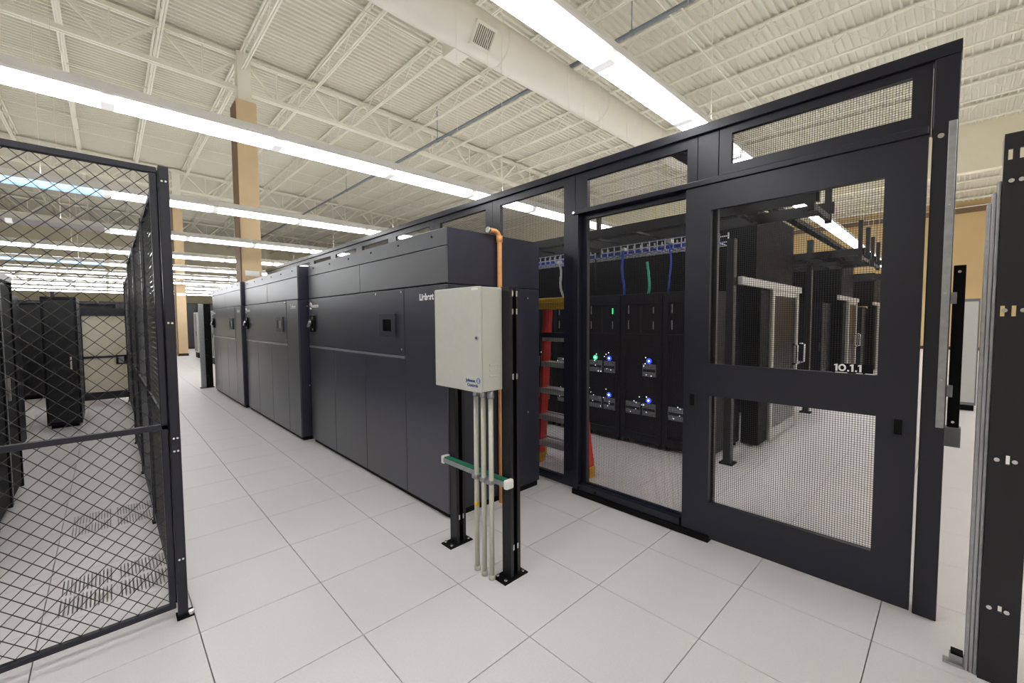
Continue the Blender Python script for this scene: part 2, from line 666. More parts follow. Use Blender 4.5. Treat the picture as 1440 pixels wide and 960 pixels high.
def column(x0, x1, y, label):
    xm = (x0+x1)/2
    t = thing('column', label, 'column', (xm, y, 0))
    MB().box(x0, x1, y-.26, y+.26, 0, 7.5).build('shaft', 'tan', t, bevel=.01)
    MB().box(x0-.01, x1+.01, y-.27, y+.27, 0, .12).build('base_trim', 'black', t)
    MB().box(xm-.16, xm+.16, y-.16, y+.16, 7.5, zdeck(xm)-.05).build('upper_stub', 'steel_paint', t)
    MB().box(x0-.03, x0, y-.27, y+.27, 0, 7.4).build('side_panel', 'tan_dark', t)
    s = MB().box(xm-.17, xm+.17, y-.275, y-.261, 2.86, 3.0).build('sign_plate', 'white_plastic', t)
    return t


column(1.76, 2.24, 12.05, 'tall tan square column rising behind the black cooling units')
column(1.50, 1.87, 24.3, 'distant tan column at the far end of the aisle')

# ================================================================== COOLING UNITS


def cooling_unit(x0, y0, y1, label, rp, logo_r='Liebert'):
    x1 = 2.13
    t = thing('cooling_unit', label, 'cooling unit', (x0, y0, 0), 'black cooling units along the aisle')
    zb, zm, zp, zt = .05, 1.29, 1.915, 2.365
    MB().box(x0+.03, x1-.02, y0+.01, y1-.01, 0, zb).build('plinth', 'black_matte', t)
    MB().box(x0+.02, x1, y0, y1, zb, zp).build('body', 'crac_side', t, bevel=.004)
    g = .004
    ys = y0+rp
    MB().box(x0, x0+.022, y0+.003, ys-g, zb, zp).build('side_panel', 'crac', t, bevel=.003)
    n = 3
    wd = (y1-ys)/n
    for i in range(n):
        d = MB().box(x0, x0+.022, ys+i*wd+g, ys+(i+1)*wd-g, zb, zm-.012).build('door', 'crac', t, bevel=.004)
    MB().box(x0-.006, x0+.02, ys+g, y1, zm-.008, zm+.012).build('trim_strip', 'silver', t)
    cp = MB().box(x0-.003, x0+.022, ys+g, y1-.003, zm+.02, zp).build('control_panel', 'crac', t, bevel=.004)
    # display
    dy = ys+.30
    ds = MB().sheet('X', x0-.02, x0-.003, dy-.16, dy+.16, 1.475, 1.69, [(dy-.085, dy+.085, 1.525, 1.64)]).build('display_frame', 'screen_frame', t, bevel=.003)
    MB().box(x0-.008, x0-.0035, dy-.085, dy+.085, 1.525, 1.64).build('screen', 'screen' if rp > .6 else 'screen_light', ds)
    # rotary disconnect
    hy = y1-.17
    hd = MB().box(x0-.03, x0-.004, hy-.075, hy+.075, 1.49, 1.70).build('disconnect_switch', 'black_matte', t, bevel=.006)
    MB().tube([(x0-.03, hy, 1.6), (x0-.055, hy, 1.6)], .05, 16).build('dial', 'black', hd)
    MB().bar((x0-.062, hy-.05, 1.62), (x0-.062, hy+.04, 1.56), .02, .03).build('lever', 'chrome', hd)
    for z in (1.665, 1.52):
        MB().tube([(x0-.031, hy-.055, z), (x0-.037, hy-.055, z)], .012, 10).build('screw', 'chrome', hd)
    # emblem and names
    ey = y1-.10
    em = MB()
    for k in range(3):
        a = k*2.1
        em.tube([(x0-.006, ey+.03*math.cos(a+s), 1.825+.04*math.sin(a+s)) for s in (0, .5, 1., 1.5)], .008, 6)
    em.build('emblem', 'white_print', t)
    text('EMERSON', .05, 'white_print', t, (x0-.005, ey-.05, 1.80), (0, -1, 0), (0, 0, 1), bold=.002)
    text(logo_r, .075, 'white_print', t, (x0-.002, y0+rp*.60, 1.80), (0, -1, 0), (0, 0, 1), bold=.003)
    # plenum on top
    MB().box(x0+.02, x1, y0, y1, zp+.006, zt).build('plenum', 'crac_side', t, bevel=.004)
    ym = y0+(y1-y0)*.5
    for a, b in ((y0+.002, ym-.003), (ym+.003, y1-.002)):
        MB().box(x0+.004, x0+.021, a, b, zp+.012, 2.215).build('plenum_panel', 'crac_top_sheen', t, bevel=.003)
    MB().box(x0+.004, x0+.021, y0+.002, y1-.002, 2.222, zt-.004).build('plenum_fascia', 'crac_top_sheen', t, bevel=.003)
    for k in range(6):
        yy = y0+.2+(y1-y0-.4)*k/5
        MB().tube([(x0+.004, yy, 2.31), (x0-.002, yy, 2.31)], .009, 8).build('screw', 'black_matte', t)
    for k in range(2):
        yy = ys+.04+(.50*k)
        MB().tube([(x0-.003, yy, zp-.03), (x0-.012, yy, zp-.03)], .011, 10).build('latch', 'chrome', t)
    MB().tube([(x0-.003, ys+.05, zm+.07), (x0-.009, ys+.05, zm+.07)], .009, 10).build('latch', 'chrome', t)
    # seam plates of the near end
    MB().box(x0+.06, x1-.03, y0-.003, y0+.002, .07, zp-.02).build('end_panel', 'crac_side', t, bevel=.002)
    for xx in (x0+.12, x1-.16):
        for z in (.75, 1.83):
            MB().tube([(xx, y0-.003, z), (xx, y0-.008, z)], .009, 8).build('screw', 'silver', t)
    return t


cooling_unit(1.05, 1.33, 4.5, 'nearest large black cooling unit, behind the grey wall box', .66)
cooling_unit(.95, 4.62, 7.6, 'middle black cooling unit of the three along the aisle', .50)
cooling_unit(.90, 7.72, 10.62, 'farthest black cooling unit, beside the tan column', .50)

# copper-coloured pipe up the near end of the first unit
cp = thing('orange_pipe', 'copper orange pipe climbing the end of the nearest cooling unit', 'pipe', (1.59, 1.295, 0))
pts = [(1.59, 1.295, 0), (1.59, 1.295, 2.33)]
for k in range(1, 7):
    a = math.pi/2*k/6
    pts.append((1.59-.06*(1-math.cos(a)), 1.295, 2.33+.06*math.sin(a)))
pts.append((1.47, 1.295, 2.39))
MB().tube(pts, .021, 12).build('pipe_run', 'copper', cp)
MB().tube([(1.59, 1.295, 2.30), (1.59, 1.295, 2.355)], .028, 12).build('coupling', 'copper', cp)
MB().tube([(1.47, 1.295, 2.39), (1.455, 1.295, 2.39)], .026, 12).build('end_fitting', 'chrome', cp)

# ================================================================== CONTROL BOX ON ITS STAND
st = thing('equipment_stand', 'pair of black bolted floor posts joined by a green strut, carrying the grey box', 'stand', (.9, .45, 0))
for py, wdx in ((.45, .09), (1.02, .085)):
    p = MB()
    xa_, xb_ = .87, .955
    # open channel with the slot facing the aisle end
    p.box(xa_, xa_+.008, py-.038, py+.038, 0, 1.83)
    p.box(xb_-.008, xb_, py-.038, py+.038, 0, 1.83)
    p.box(xa_, xb_, py+.030, py+.038, 0, 1.83)
    p.box(xa_+.008, xa_+.026, py-.038, py-.031, 0, 1.83)
    p.box(xb_-.026, xb_-.008, py-.038, py-.031, 0, 1.83)
    o = p.build('post', 'black', st)
    b = MB().box(.80, 1.0, py-.06, py+.055, 0, .008).build('base_plate', 'black_matte', o)
    for sx in (.825, .975):
        for sy in (-.038, .034):
            MB().tube([(sx, py+sy, .008), (sx, py+sy, .02)], .011, 6).build('bolt', 'chrome', o)
    for z in (.18, 1.26, 1.66, 1.77):
        for sx in (.89, .925):
            MB().box(sx, sx+.012, py-.0395, py-.037, z, z+.035).build('slot_nut', 'chrome', o)
rl = MB().box(.82, .868, .40, 1.06, .60, .642).build('cross_strut', 'green_strut', st, bevel=.003)
MB().box(.815, .82, .40, 1.06, .606, .636).build('strut_lip', 'galv', rl)
for y in (.385, 1.055):
    MB().box(.812, .876, y, y+.03, .592, .650).build('end_cap', 'white_plastic', rl, bevel=.008)
for y in (.508, .565, .645):
    MB().box(.766, .82, y-.025, y+.025, .607, .635).build('pipe_clamp', 'galv', rl, bevel=.006)

cb = thing('control_box', 'light grey steel control box with a blue logo, mounted on two black posts', 'control box', (.775, .71, 1.2))
MB().box(.705, .868, .475, .945, 1.195, 1.825).build('case', 'box_grey', cb, bevel=.006)
MB().box(.688, .703, .472, .948, 1.192, 1.828).build('door', 'box_grey', cb, bevel=.005)
lk = MB().tube([(.688, .502, 1.52), (.682, .502, 1.52)], .014, 14).build('lock', 'silver', cb)
MB().tube([(.682, .502, 1.52), (.680, .502, 1.52)], .006, 10).build('keyhole', 'black_matte', lk)
for k in range(3):
    MB().box(.76, .835, .4705, .475, 1.28+k*.034, 1.294+k*.034).build('louvre', 'box_grey', cb, bevel=.003)
MB().box(.686, .688, .49, .55, 1.806, 1.818).build('sticker', 'white_print', cb)
text('Johnson', .028, 'blue_print', cb, (.687, .612, 1.252), (0, -1, 0), (0, 0, 1), bold=.0006)
text('Controls', .028, 'blue_print', cb, (.687, .598, 1.224), (0, -1, 0), (0, 0, 1), bold=.0006)
em = MB().tube([(.688, .492, 1.264), (.6868, .492, 1.264)], .018, 20).build('emblem', 'blue_print', cb)
for dy in (-.012, 0, .012):
    MB().box(.6862, .6868, .492+dy*.7-.0013, .492+dy*.7+.0013, 1.25, 1.278).build('emblem_stripe', 'white_print', em)

for k, (x, y, wd) in enumerate(((.79, .645, 'far'), (.786, .568, 'middle'), (.79, .500, 'near'))):
    t = thing('conduit', '%s of the three pale steel conduits below the grey box' % {'far': 'left', 'middle': 'middle', 'near': 'right'}[wd], 'conduit', (x, y, 0), 'conduits under the grey box')
    MB().tube([(x, y, 0), (x, y, 1.2)], .0155, 14).build('pipe_run', 'conduit', t)
    MB().tube([(x, y, 1.145), (x, y, 1.195)], .021, 14).build('connector', 'galv', t)
    MB().tube([(x, y, 0), (x, y, .03)], .021, 14).build('floor_fitting', 'conduit', t)
    if k == 0:
        MB().tube([(x, y, .43), (x, y, .455)], .0162, 14).build('tape_band', 'ladder_yellow', t)

# ================================================================== CAGE WALL WITH SLIDING GATE
WX0, WX1 = 2.27, 2.31
PITCH_W, WIRE = .0132, .0018


def wall_panel(label, ya, yb, za, zb, holes, group=None):
    t = thing('cage_wall_panel', label, 'cage panel', (2.29, (ya+yb)/2, za), group)
    MB().sheet('X', WX0, WX1, ya+.002, yb-.002, za, zb, holes).build('frame', 'cage_black', t)
    for h in holes:
        stuff(MB().grid('X', 2.292, h[0], h[1], h[2], h[3], PITCH_W, WIRE).build('wire_mesh', 'wire', t))
    return t


wall_panel('black mesh transom panel above the sliding gate', -1.34, -.27, 2.585, 2.955, [(-1.26, -.352, 2.70, 2.908)])
wall_panel('tall black framed mesh panel left of the sliding gate', -.12, 1.0, .02, 2.955, [(-.045, .865, .11, 2.53), (-.045, .865, 2.60, 2.885)])
wall_panel('narrow visible mesh panel in front of the red ladder', 1.0, 2.16, .02, 2.955, [(1.135, 2.035, .10, 1.45), (1.135, 2.035, 1.50, 2.885)])
for k in range(8):
    a = 2.16+1.16*k
    wall_panel('black mesh cage panel behind the cooling units, %s from the red ladder' % ORD[k], a, a+1.16, .02, 2.955,
               [(a+.12, a+1.04, .10, 1.45), (a+.12, a+1.04, 1.50, 2.885)], 'cage panels behind the cooling units')
p = MB().box(2.27, 2.318, -.268, -.122, 0, 2.955).build('cage_post', 'cage_black', bevel=.003)
tag(p, 'flat black cage post hidden behind the left edge of the sliding gate', 'post')
hc = MB().box(2.243, 2.357, -1.442, 11.44, 2.957, 3.02).build('header_channel', 'cage_black', bevel=.003)
tag(hc, 'long black top channel running along the whole cage wall', 'cage rail')
bm_ = thing('cage_beam', 'dark overhead beam running back from the cage wall header', 'beam', (2.33, .1, 2.95))
MB().box(2.34, 9.5, .02, .12, 2.90, 2.96).build('beam', 'tray_black', bm_)

ep = thing('gate_end_post', 'tall black end post right of the sliding gate with grey keeper strip', 'post', (2.3, -1.4, 0))
MB().box(2.245, 2.355, -1.440, -1.346, 0, 2.955).build('post', 'cage_black', ep, bevel=.004)
MB().box(2.27, 2.31, -1.346, -1.341, 2.58, 2.955).build('filler_strip', 'cage_black', ep)
ks = MB().box(2.225, 2.245, -1.436, -1.405, 1.05, 2.62).build('keeper_strip', 'galv', ep, bevel=.002)
MB().tube([(2.245, -1.378, 2.56), (2.238, -1.378, 2.56)], .013, 10).build('bolt', 'chrome', ep)
for z in (1.3, 1.75, 2.2):
    MB().tube([(2.225, -1.42, z), (2.219, -1.42, z)], .006, 8).build('screw', 'chrome', ks)
lb = MB().box(2.40, 2.44, -1.492, -1.445, 1.03, 1.905).build('latch_channel', 'black_matte', ep, bevel=.003)
MB().box(2.355, 2.40, -1.462, -1.43, 1.2, 1.26).build('bracket', 'galv', lb)
MB().box(2.355, 2.40, -1.462, -1.43, 1.7, 1.76).build('bracket', 'galv', lb)
for z in (1.06, 1.87):
    MB().tube([(2.40, -1.468, z), (2.392, -1.468, z)], .007, 8).build('screw', 'chrome', lb)
MB().box(2.385, 2.46, -1.50, -1.425, .925, 1.03).build('lock_box', 'grey_rack', ep, bevel=.004)

sd = thing('sliding_gate', 'wide black sliding gate with two mesh windows marked 10.1.1', 'gate', (2.235, -.7, .03))
DX0, DX1 = 2.205, 2.245
MB().sheet('X', DX0, DX1, -1.335, -.068, .03, 2.568, [(-1.168, -.247, 1.305, 2.392), (-1.168, -.26, .297, 1.075)]).build('door_leaf', 'cage_black', sd)
for a, b, c_, d_ in ((-1.168, -.247, 1.305, 2.392), (-1.168, -.26, .297, 1.075)):
    stuff(MB().grid('X', 2.228, a, b, c_, d_, PITCH_W, WIRE).build('wire_mesh', 'wire', sd))
for y, z in ((-.135, 1.03), (-1.262, 1.03)):
    f_ = MB().sheet('X', DX0-.003, DX0, y-.026, y+.026, z-.052, z+.052, [(y-.017, y+.017, z-.042, z+.042)]).build('pull_handle', 'black', sd)
    MB().box(DX0-.0012, DX0-.0004, y-.017, y+.017, z-.042, z+.042).build('pull_recess', 'black_matte', f_)
sg = MB().box(DX0+.004, DX0+.012, -1.15, -.965, 1.306, 1.362).build('sign_plate', 'black_matte', sd)
DH, DW = .042, .010        # digit height and stroke
for ch, y_ in (('1', -.972), ('0', -.992), ('.', -1.034), ('1', -1.046), ('.', -1.070), ('1', -1.082)):
    xf, z0 = DX0+.003, 1.316
    dm = MB()
    if ch == '1':
        dm.prism([(y_, z0+DH*.74), (y_, z0+DH*.9), (y_-.009, z0+DH), (y_-.017, z0+DH), (y_-.017, z0), (y_-.007, z0), (y_-.007, z0+DH*.80)], 'X', xf, xf+.001)
    elif ch == '.':
        dm.box(xf, xf+.001, y_-.009, y_, z0, z0+.009)
    else:
        yc, zc, n_ = y_-.0185, z0+DH/2, 24
        for q in range(n_):
            a0, a1 = 2*math.pi*q/n_, 2*math.pi*(q+1)/n_
            o0, o1 = [(yc+.0185*math.cos(a), zc+DH/2*math.sin(a)) for a in (a0, a1)]
            i0, i1 = [(yc+.0095*math.cos(a), zc+(DH/2-.009)*math.sin(a)) for a in (a0, a1)]
            dm.prism([o0, o1, i1, i0], 'X', xf, xf+.001)
    dm.build('numeral', 'white_print', sg)
for a, b in ((-.978, -1.035), (-1.075, -1.105), (-1.115, -1.158)):
    MB().box(DX0+.0025, DX0+.0039, b, a, 1.3062, 1.310).build('sign_underline', 'white_print', sg)
tr = thing('gate_track', 'black head rail and floor track of the sliding gate', 'track', (2.23, 0, 0))
MB().box(2.19, 2.268, -1.335, .972, 2.572, 2.612).build('head_rail', 'cage_black', tr, bevel=.004)
MB().tube([(2.2, .955, 2.59), (2.182, .955, 2.59)], .012, 10).build('bolt', 'chrome', tr)
MB().box(2.20, 2.268, .915, .965, .05, 2.572).build('stop_jamb', 'cage_black', tr, bevel=.003)
MB().box(2.205, 2.268, -.05, .965, .05, .105).build('floor_guide', 'cage_black', tr, bevel=.003)
MB().box(2.19, 2.268, -.27, .975, 0, .05).build('floor_track', 'black_matte', tr, bevel=.003)
MB().tube([(2.205, .72, .075), (2.198, .72, .075)], .012, 10).build('bolt', 'black_matte', tr)
MB().tube([(2.20, .9, .075), (2.193, .9, .075)], .012, 10).build('bolt', 'black_matte', tr)

# ================================================================== STEP LADDER BEHIND THE MESH
ld = thing('step_ladder', 'red step ladder with a yellow cap standing behind the cage mesh', 'ladder', (2.85, 1.6, 0))
top_z = 1.80


def lrail(yb, yt, xb_, xt):
    return MB().bar((xb_, yb, .10), (xt, yt, top_z), .04, .085, up=(1, 0, 0))


lrail(1.79, 1.82, 2.66, 2.80).build('front_rail', 'ladder_red', ld)
lrail(1.10, 1.46, 2.66, 2.80).build('front_rail', 'ladder_red', ld)
lrail(1.93, 1.90, 2.84, 2.93).build('rear_rail', 'ladder_red', ld)
lrail(1.24, 1.54, 2.84, 2.93).build('rear_rail', 'ladder_red', ld)
for k, z in enumerate((.24, .53, .83, 1.13, 1.42)):
    f_ = (z-.1)/(top_z-.1)
    x = 2.66+.14*f_
    y0, y1 = 1.10+.36*f_, 1.79+.03*f_
    MB().box(x-.05, x+.05, y0, y1, z, z+.022).build('step', 'alu_step', ld)
    MB().box(x-.056, x-.050, y0, y1, z-.035, z+.02).build('step_lip', 'alu_step', ld)
    MB().bar((2.84+.09*f_, 1.24+.30*f_, z), (2.84+.09*f_, 1.93-.03*f_, z), .02).build('rear_bar', 'alu_step', ld)
cap = MB().box(2.72, 3.0, 1.41, 1.93, top_z, top_z+.075).build('top_cap', 'ladder_yellow', ld, bevel=.012)
MB().box(2.735, 2.985, 1.43, 1.91, top_z-.05, top_z).build('cap_skirt', 'ladder_yellow', cap, bevel=.005)
for (x, y) in ((2.655, 1.79), (2.655, 1.095), (2.84, 1.93), (2.84, 1.24)):
    MB().box(x-.05, x+.05, y-.03, y+.03, 0, .11).build('boot', 'boot_yellow', ld, bevel=.01)

# ================================================================== SERVER RACKS INSIDE THE CAGE


def rack(x0, x1, y0, y1, label, group, face='-X', lit=0, h=1.95):
    """cabinet with the mesh-door side towards -X or +X"""
    t = thing('server_rack', label, 'server rack', ((x0+x1)/2, (y0+y1)/2, 0), group)
    s = 1 if face == '-X' else -1
    xf = x0 if face == '-X' else x1
    MB().box(x0+.03, x1-.03, y0+.004, y1-.004, .05, h).build('cabinet', 'rack', t, bevel=.004)
    for xx in (x0+.06, x1-.1):
        for yy in (y0+.03, y1-.07):
            MB().box(xx, xx+.04, yy, yy+.04, 0, .05).build('foot', 'black_matte', t)
    g = .012
    dr = MB().sheet('X', min(xf, xf+s*.028), max(xf, xf+s*.028), y0+g, y1-g, .06, h-.01,
                    [(y0+.07, y1-.07, .16, 1.36), (y0+.07, y1-.07, 1.44, h-.12)]).build('door', 'rack', t)
    ym = (y0+y1)/2
    MB().box(xf-s*.004, xf, ym-.012, ym+.012, 1.455, h-.16).build('door_rib', 'black', dr)
    MB().box(xf-s*.02, xf, y0+.035, y0+.055, .95, 1.12).build('handle', 'chrome' if lit < 0 else 'black', dr)
    if lit:
        xa_ = xf+s*.012
        rnd = random.Random(lit)
        for j, z in enumerate((.40, .90)):
            for q, (a, b) in enumerate(((y0+.30, y1-.075), (y0+.09, y0+.27))):
                if lit == 3 and (q == 0 and j == 1):
                    continue
                sv = MB().box(xa_, xa_+s*.01, a, b, z, z+.16).build('server', 'server', t)
                for r_ in range(3):
                    MB().box(xa_-s*.002, xa_, a+.008, b-.008, z+.012+r_*.05, z+.045+r_*.05).build('drive_bay', 'rack_inner' if r_ % 2 else 'server', sv)
                for n_ in range(5):
                    yy, zz = rnd.uniform(a, b), z+rnd.uniform(.0, .27)
                    MB().box(xa_-s*.005, xa_-s*.002, yy, yy+.012, zz, zz+.012).build('indicator', 'led_white', sv)
                if q == 1 or (lit == 2 and j == 1):
                    c_ = 'led_green' if (q == 0) else 'halo_blue'
                    yy = (a+b)/2
                    MB().tube([(xa_, yy, z+.20), (xa_-s*.006, yy, z+.20)], .034, 14).build('led_halo', c_, sv)  # wide disc paints the glow halo around the LED core
                    MB().tube([(xa_-s*.006, yy, z+.20), (xa_-s*.009, yy, z+.20)], .011, 10).build('status_core', 'led_core', sv)
        for z in (1.50, 1.70):
            for yy in (y0+.12, y1-.12):
                MB().box(xa_-s*.004, xa_, yy, yy+.018, z, z+rnd.uniform(.05, .12)).build('indicator', 'led_green' if (lit == 2 and z > 1.6 and yy < ym) else 'server', t)
    return t


ry0 = .42
for i in range(10):
    a = ry0+.585*i
    rack(4.0, 4.98, a, a+.585, 'black server rack, %s from the near end of the row facing the gate' % ORD[i], 'server racks facing the gate', lit=[1, 3, 2, 1, 2, 1, 2, 1, 2, 1][i] if i else 3)
for ri, (xa_, face, nm) in enumerate(((6.72, '+X', 'second'), (9.7, '-X', 'third'), (12.25, '+X', 'fourth'), (15.0, '-X', 'fifth'), (17.65, '+X', 'sixth'))):
    for i in range(3):
        a = .42+.6*i
        rack(xa_, xa_+.98, a, a+.6, 'black server rack in the %s row behind the gate, %s from the near end' % (nm, ORD[i]), 'server racks in deeper rows', face)

# hot-aisle containment: upper screens, door fronts
for ci, (xa_, xb_, nm) in enumerate(((4.98, 6.72, 'nearest'), (10.68, 12.25, 'middle'), (15.98, 17.65, 'farthest'))):
    y = .21
    t = thing('aisle_door', '%s aluminium framed aisle door at the end of the server rows' % nm, 'aisle door', ((xa_+xb_)/2, y, 0))
    x0, x1 = xa_+.36, xb_-.06
    if ci == 0:
        MB().box(xa_-.02, x0, y+.0, y+.20, .03, 2.02).build('end_panel', 'black_matte', t, bevel=.003)
    else:
        MB().box(xa_-.02, x0, y+.02, y+.20, .03, 2.02).build('end_panel', 'black_matte', t)
    MB().box(4.13 if ci == 0 else xa_-.9, x1+.06, y-.05, y-.005, 2.0, 2.09).build('header_rail', 'alu', t, bevel=.003)
    MB().box(x0, x0+.10, y-.03, y+.02, .02, 2.0).build('jamb', 'alu', t)
    MB().box(x1-.12, x1, y-.03, y+.02, .02, 2.0).build('jamb', 'alu', t)
    MB().box(x0+.10, x1-.12, y-.025, y+.015, .02, .16).build('bottom_rail', 'alu', t)
    MB().box(x0+.10, x1-.12, y-.025, y+.015, 1.93, 2.0).build('top_rail', 'alu', t)
    MB().box(x0+.10, x1-.12, y-.008, y+.002, .55, 1.93).build('door_glass', 'glass_dark', t)
    MB().box(x0+.10, x1-.12, y-.008, y+.002, .16, .55).build('kick_panel', 'grey_rack', t)
    for xx in (x1-.28, x1+.12):
        MB().tube([(xx, y-.03, .95), (xx, y-.09, .97), (xx, y-.09, 1.23), (xx, y-.03, 1.25)], .016, 8).build('door_handle', 'chrome', t)
        if xx > x1:
            MB().box(xx-.12, xx+.04, y-.03, y-.01, .93, .97).build('handle_plate', 'alu', t)
    MB().box(xa_+.02, xa_+.06, .3, 6.2, 2.02, 3.0).build('containment_screen', 'black_matte', t)
    MB().box(xb_-.06, xb_-.02, .3, 6.2, 2.02, 3.0).build('containment_screen', 'black_matte', t)
    MB().box(xa_+.02, xb_-.02, .28, .3, 2.09, 3.0).build('end_screen', 'black_matte', t)
fp = thing('frame_post', 'thin black support post at the near end of the server rows', 'post', (4.1, .26, 0))
MB().box(4.05, 4.13, .22, .30, 0, 2.5).build('post', 'black', fp)
MB().box(4.02, 4.17, .19, .33, 0, .02).build('foot_plate', 'black_matte', fp)
fp2 = thing('frame_post', 'black support post beyond the nearest aisle door', 'post', (7.78, .28, 0))
MB().box(7.74, 7.82, .24, .32, 0, 2.95).build('post', 'black', fp2)
MB().box(7.70, 7.86, .2, .36, 0, .02).build('foot_plate', 'black_matte', fp2)


# overhead trays
def ladder_tray(x0, x1, y0, y1, z, label, hz=3.0, step=.23):
    t = thing('cable_tray', label, 'cable tray', ((x0+x1)/2, y0, z), 'black overhead cable trays')
    for x in (x0, x1):
        MB().box(x-.02, x+.02, y0, y1, z, z+.10).build('side_rail', 'tray_black', t)
    y = y0+.1
    k = 0
    while y < y1:
        MB().box(x0, x1, y-.02, y+.02, z+.01, z+.035).build('rung', 'tray_black', t)
        y += step
    for y in (y0+.05, (y0+y1)/2, y1-.3):
        for x in (x0-.03, x1+.03):
            MB().box(x-.025, x+.025, y-.025, y+.025, z-.08, hz).build('hanger_strut', 'tray_black', t)
            MB().tube([(x, y, hz), (x, y, zdeck(x)+.02)], .003, 5).build('hanger_rod', 'steel_paint', t)
        MB().box(x0-.06, x1+.06, y-.02, y+.02, z-.06, z-.01).build('trapeze_bar', 'tray_black', t)
    return t


ladder_tray(3.42, 4.02, -.65, 4.6, 2.60, 'black ladder cable tray nearest the gate, above the front server racks', 3.05, .55)
ladder_tray(6.86, 7.5, -.55, 4.6, 2.52, 'black ladder cable tray above the second row of racks', 3.0)
ladder_tray(8.6, 9.3, -.5, 4.6, 2.58, 'black ladder cable tray between the second and third rack rows', 3.0)
ladder_tray(12.5, 13.2, -.35, 4.6, 2.58, 'farthest black ladder cable tray in the cage', 3.0)

wbk = thing('wire_basket', 'silver wire basket tray with blue cables above the front server racks', 'cable tray', (4.3, .6, 2.5))
mb = MB()
for x in (4.2, 4.3, 4.4, 4.5):
    mb.bar((x, .45, 2.5), (x, 6.2, 2.5), .008)
for z in (2.55, 2.62):
    mb.bar((4.18, .45, z), (4.18, 6.2, z), .010)
    mb.bar((4.52, .45, z), (4.52, 6.2, z), .010)
y = .45
while y < 6.2:
    mb.bar((4.18, y, 2.5), (4.18, y, 2.66), .013)
    mb.bar((4.52, y, 2.5), (4.52, y, 2.66), .013)
    mb.bar((4.18, y, 2.5), (4.52, y, 2.5), .010)
    y += .105
stuff(mb.build('basket_wires', 'basket', wbk))
for y in (.6, 2.2, 3.8, 5.4):
    MB().tube([(4.3, y, 1.95), (4.3, y, 2.5)], .012, 6).build('stand_off', 'black', wbk)
for k in range(4):
    pts = [(4.24+.07*k+.012*math.sin(y*3+k), .5+.4*y, 2.535+.012*math.sin(y*2+k*2)) for y in range(0, 15)]
    c_ = tag(MB().tube(pts, .013, 8).build('cable_bundle', 'blue_cable'), '%s bundle of blue data cables lying in the wire basket tray' % ORD[k], 'cable', 'blue cable bundles')
for i, (y, m_, z0, nm) in enumerate(((1.64, 'blue_cable', 2.56, 'blue'), (1.27, 'green_cable', 2.36, 'teal green'), (.99, 'blue_cable', 2.58, 'thin blue'), (2.75, 'white_cable', 2.5, 'curved white'))):
    pts = [(4.13+.015*math.sin(q*1.1), y+.02*math.sin(q*.8+i)-(.10*(q/7)**2 if i == 3 else 0), z0-(z0-1.95)*q/7) for q in range(8)]
    tag(MB().tube(pts, .011 if i == 2 else .017, 8).build('drop_cable', m_), '%s cable hanging from the tray down to a server rack' % nm, 'cable')
    MB_ = MB().box(4.10, 4.17, y-.03, y+.03, z0-.02, z0+.02)
    if i != 1:
        tag(MB_.build('cable_clip', 'white_plastic'), 'white clip at the top of the %s hanging cable' % nm, 'clip')

# ================================================================== LEFT CHAIN-LINK CAGE


def chain_panel(ax, t_, u0, u1, label, z0=.06, z1=2.43, mid=1.065, diag=.070, wd=.0031, group=None, diamonds=True):
    loc = (t_, (u0+u1)/2, 0) if ax == 'X' else ((u0+u1)/2, t_, 0)
    t = thing('chain_link_panel', label, 'fence panel', loc, group)
    fr = MB()
    r = .016

    def P(u, z):
        return (t_, u, z) if ax == 'X' else (u, t_, z)

    def B(a, b, c, d):
        return (t_-r, t_+r, a, b, c, d) if ax == 'X' else (a, b, t_-r, t_+r, c, d)
    MB().box(*B(u0, u1, z1-.032, z1)).build('top_rail', 'cage_black', t, bevel=.004)
    MB().box(*B(u0, u1, z0, z0+.028)).build('bottom_rail', 'cage_black', t, bevel=.004)
    MB().box(*B(u0, u1, mid-.015, mid+.015)).build('mid_rail', 'cage_black', t, bevel=.004)
    MB().box(*B(u0, u0+.03, z0+.028, z1-.032)).build('stile', 'cage_black', t, bevel=.004)
    MB().box(*B(u1-.03, u1, z0+.028, z1-.032)).build('stile', 'cage_black', t, bevel=.004)
    stuff(MB().diamonds(ax, t_, u0+.02, u1-.02, z0+.02, z1-.025, diag, wd).build('chain_link', 'chain', t))
    return t


def cage_post(x, y, label, h=2.44, slots=True):
    t = thing('cage_post', label, 'post', (x, y, 0))
    MB().box(x-.022, x+.022, y-.025, y+.025, .0, h).build('upright', 'cage_black', t, bevel=.004)
    MB().box(x-.03, x+.045, y-.045, y+.03, 0, .012).build('foot_plate', 'black_matte', t)
    if slots:
        MB().tube([(x+.032, y-.035, .012), (x+.032, y-.035, .03)], .014, 8).build('bolt', 'chrome', t)
        for z in (.33, .93, 1.0, 1.62, 2.36):
            for dx in (-.008, .008):
                MB().tube([(x+dx, y-.025, z), (x+dx, y-.030, z)], .0055, 8).build('screw', 'chrome', t)
    return t


chain_panel('Y', 1.45, -2.12, -.684, 'black chain-link cage panel nearest the camera on the left')
cage_post(-.656, 1.45, 'black corner post of the left chain-link cage, bolted to the floor')
yy = 1.49
for k in range(3):
    chain_panel('X', -.668, yy, yy+1.46, '%s chain-link panel running away from the left corner post' % ORD[k], group='chain-link panels along the aisle')
    cage_post(-.668, yy+1.505, '%s intermediate post of the chain-link run along the aisle' % ORD[k], slots=False)
    yy += 1.55
yy = 6.2
chain_panel('X', -.62, 6.2, 10.3, 'far chain-link run beside the cream panelled gate')
cage_post(-.62, 6.17, 'near post of the far chain-link run on the left', slots=False)
cage_post(-.62, 10.33, 'far post of the chain-link run next to the cream gate', slots=False)

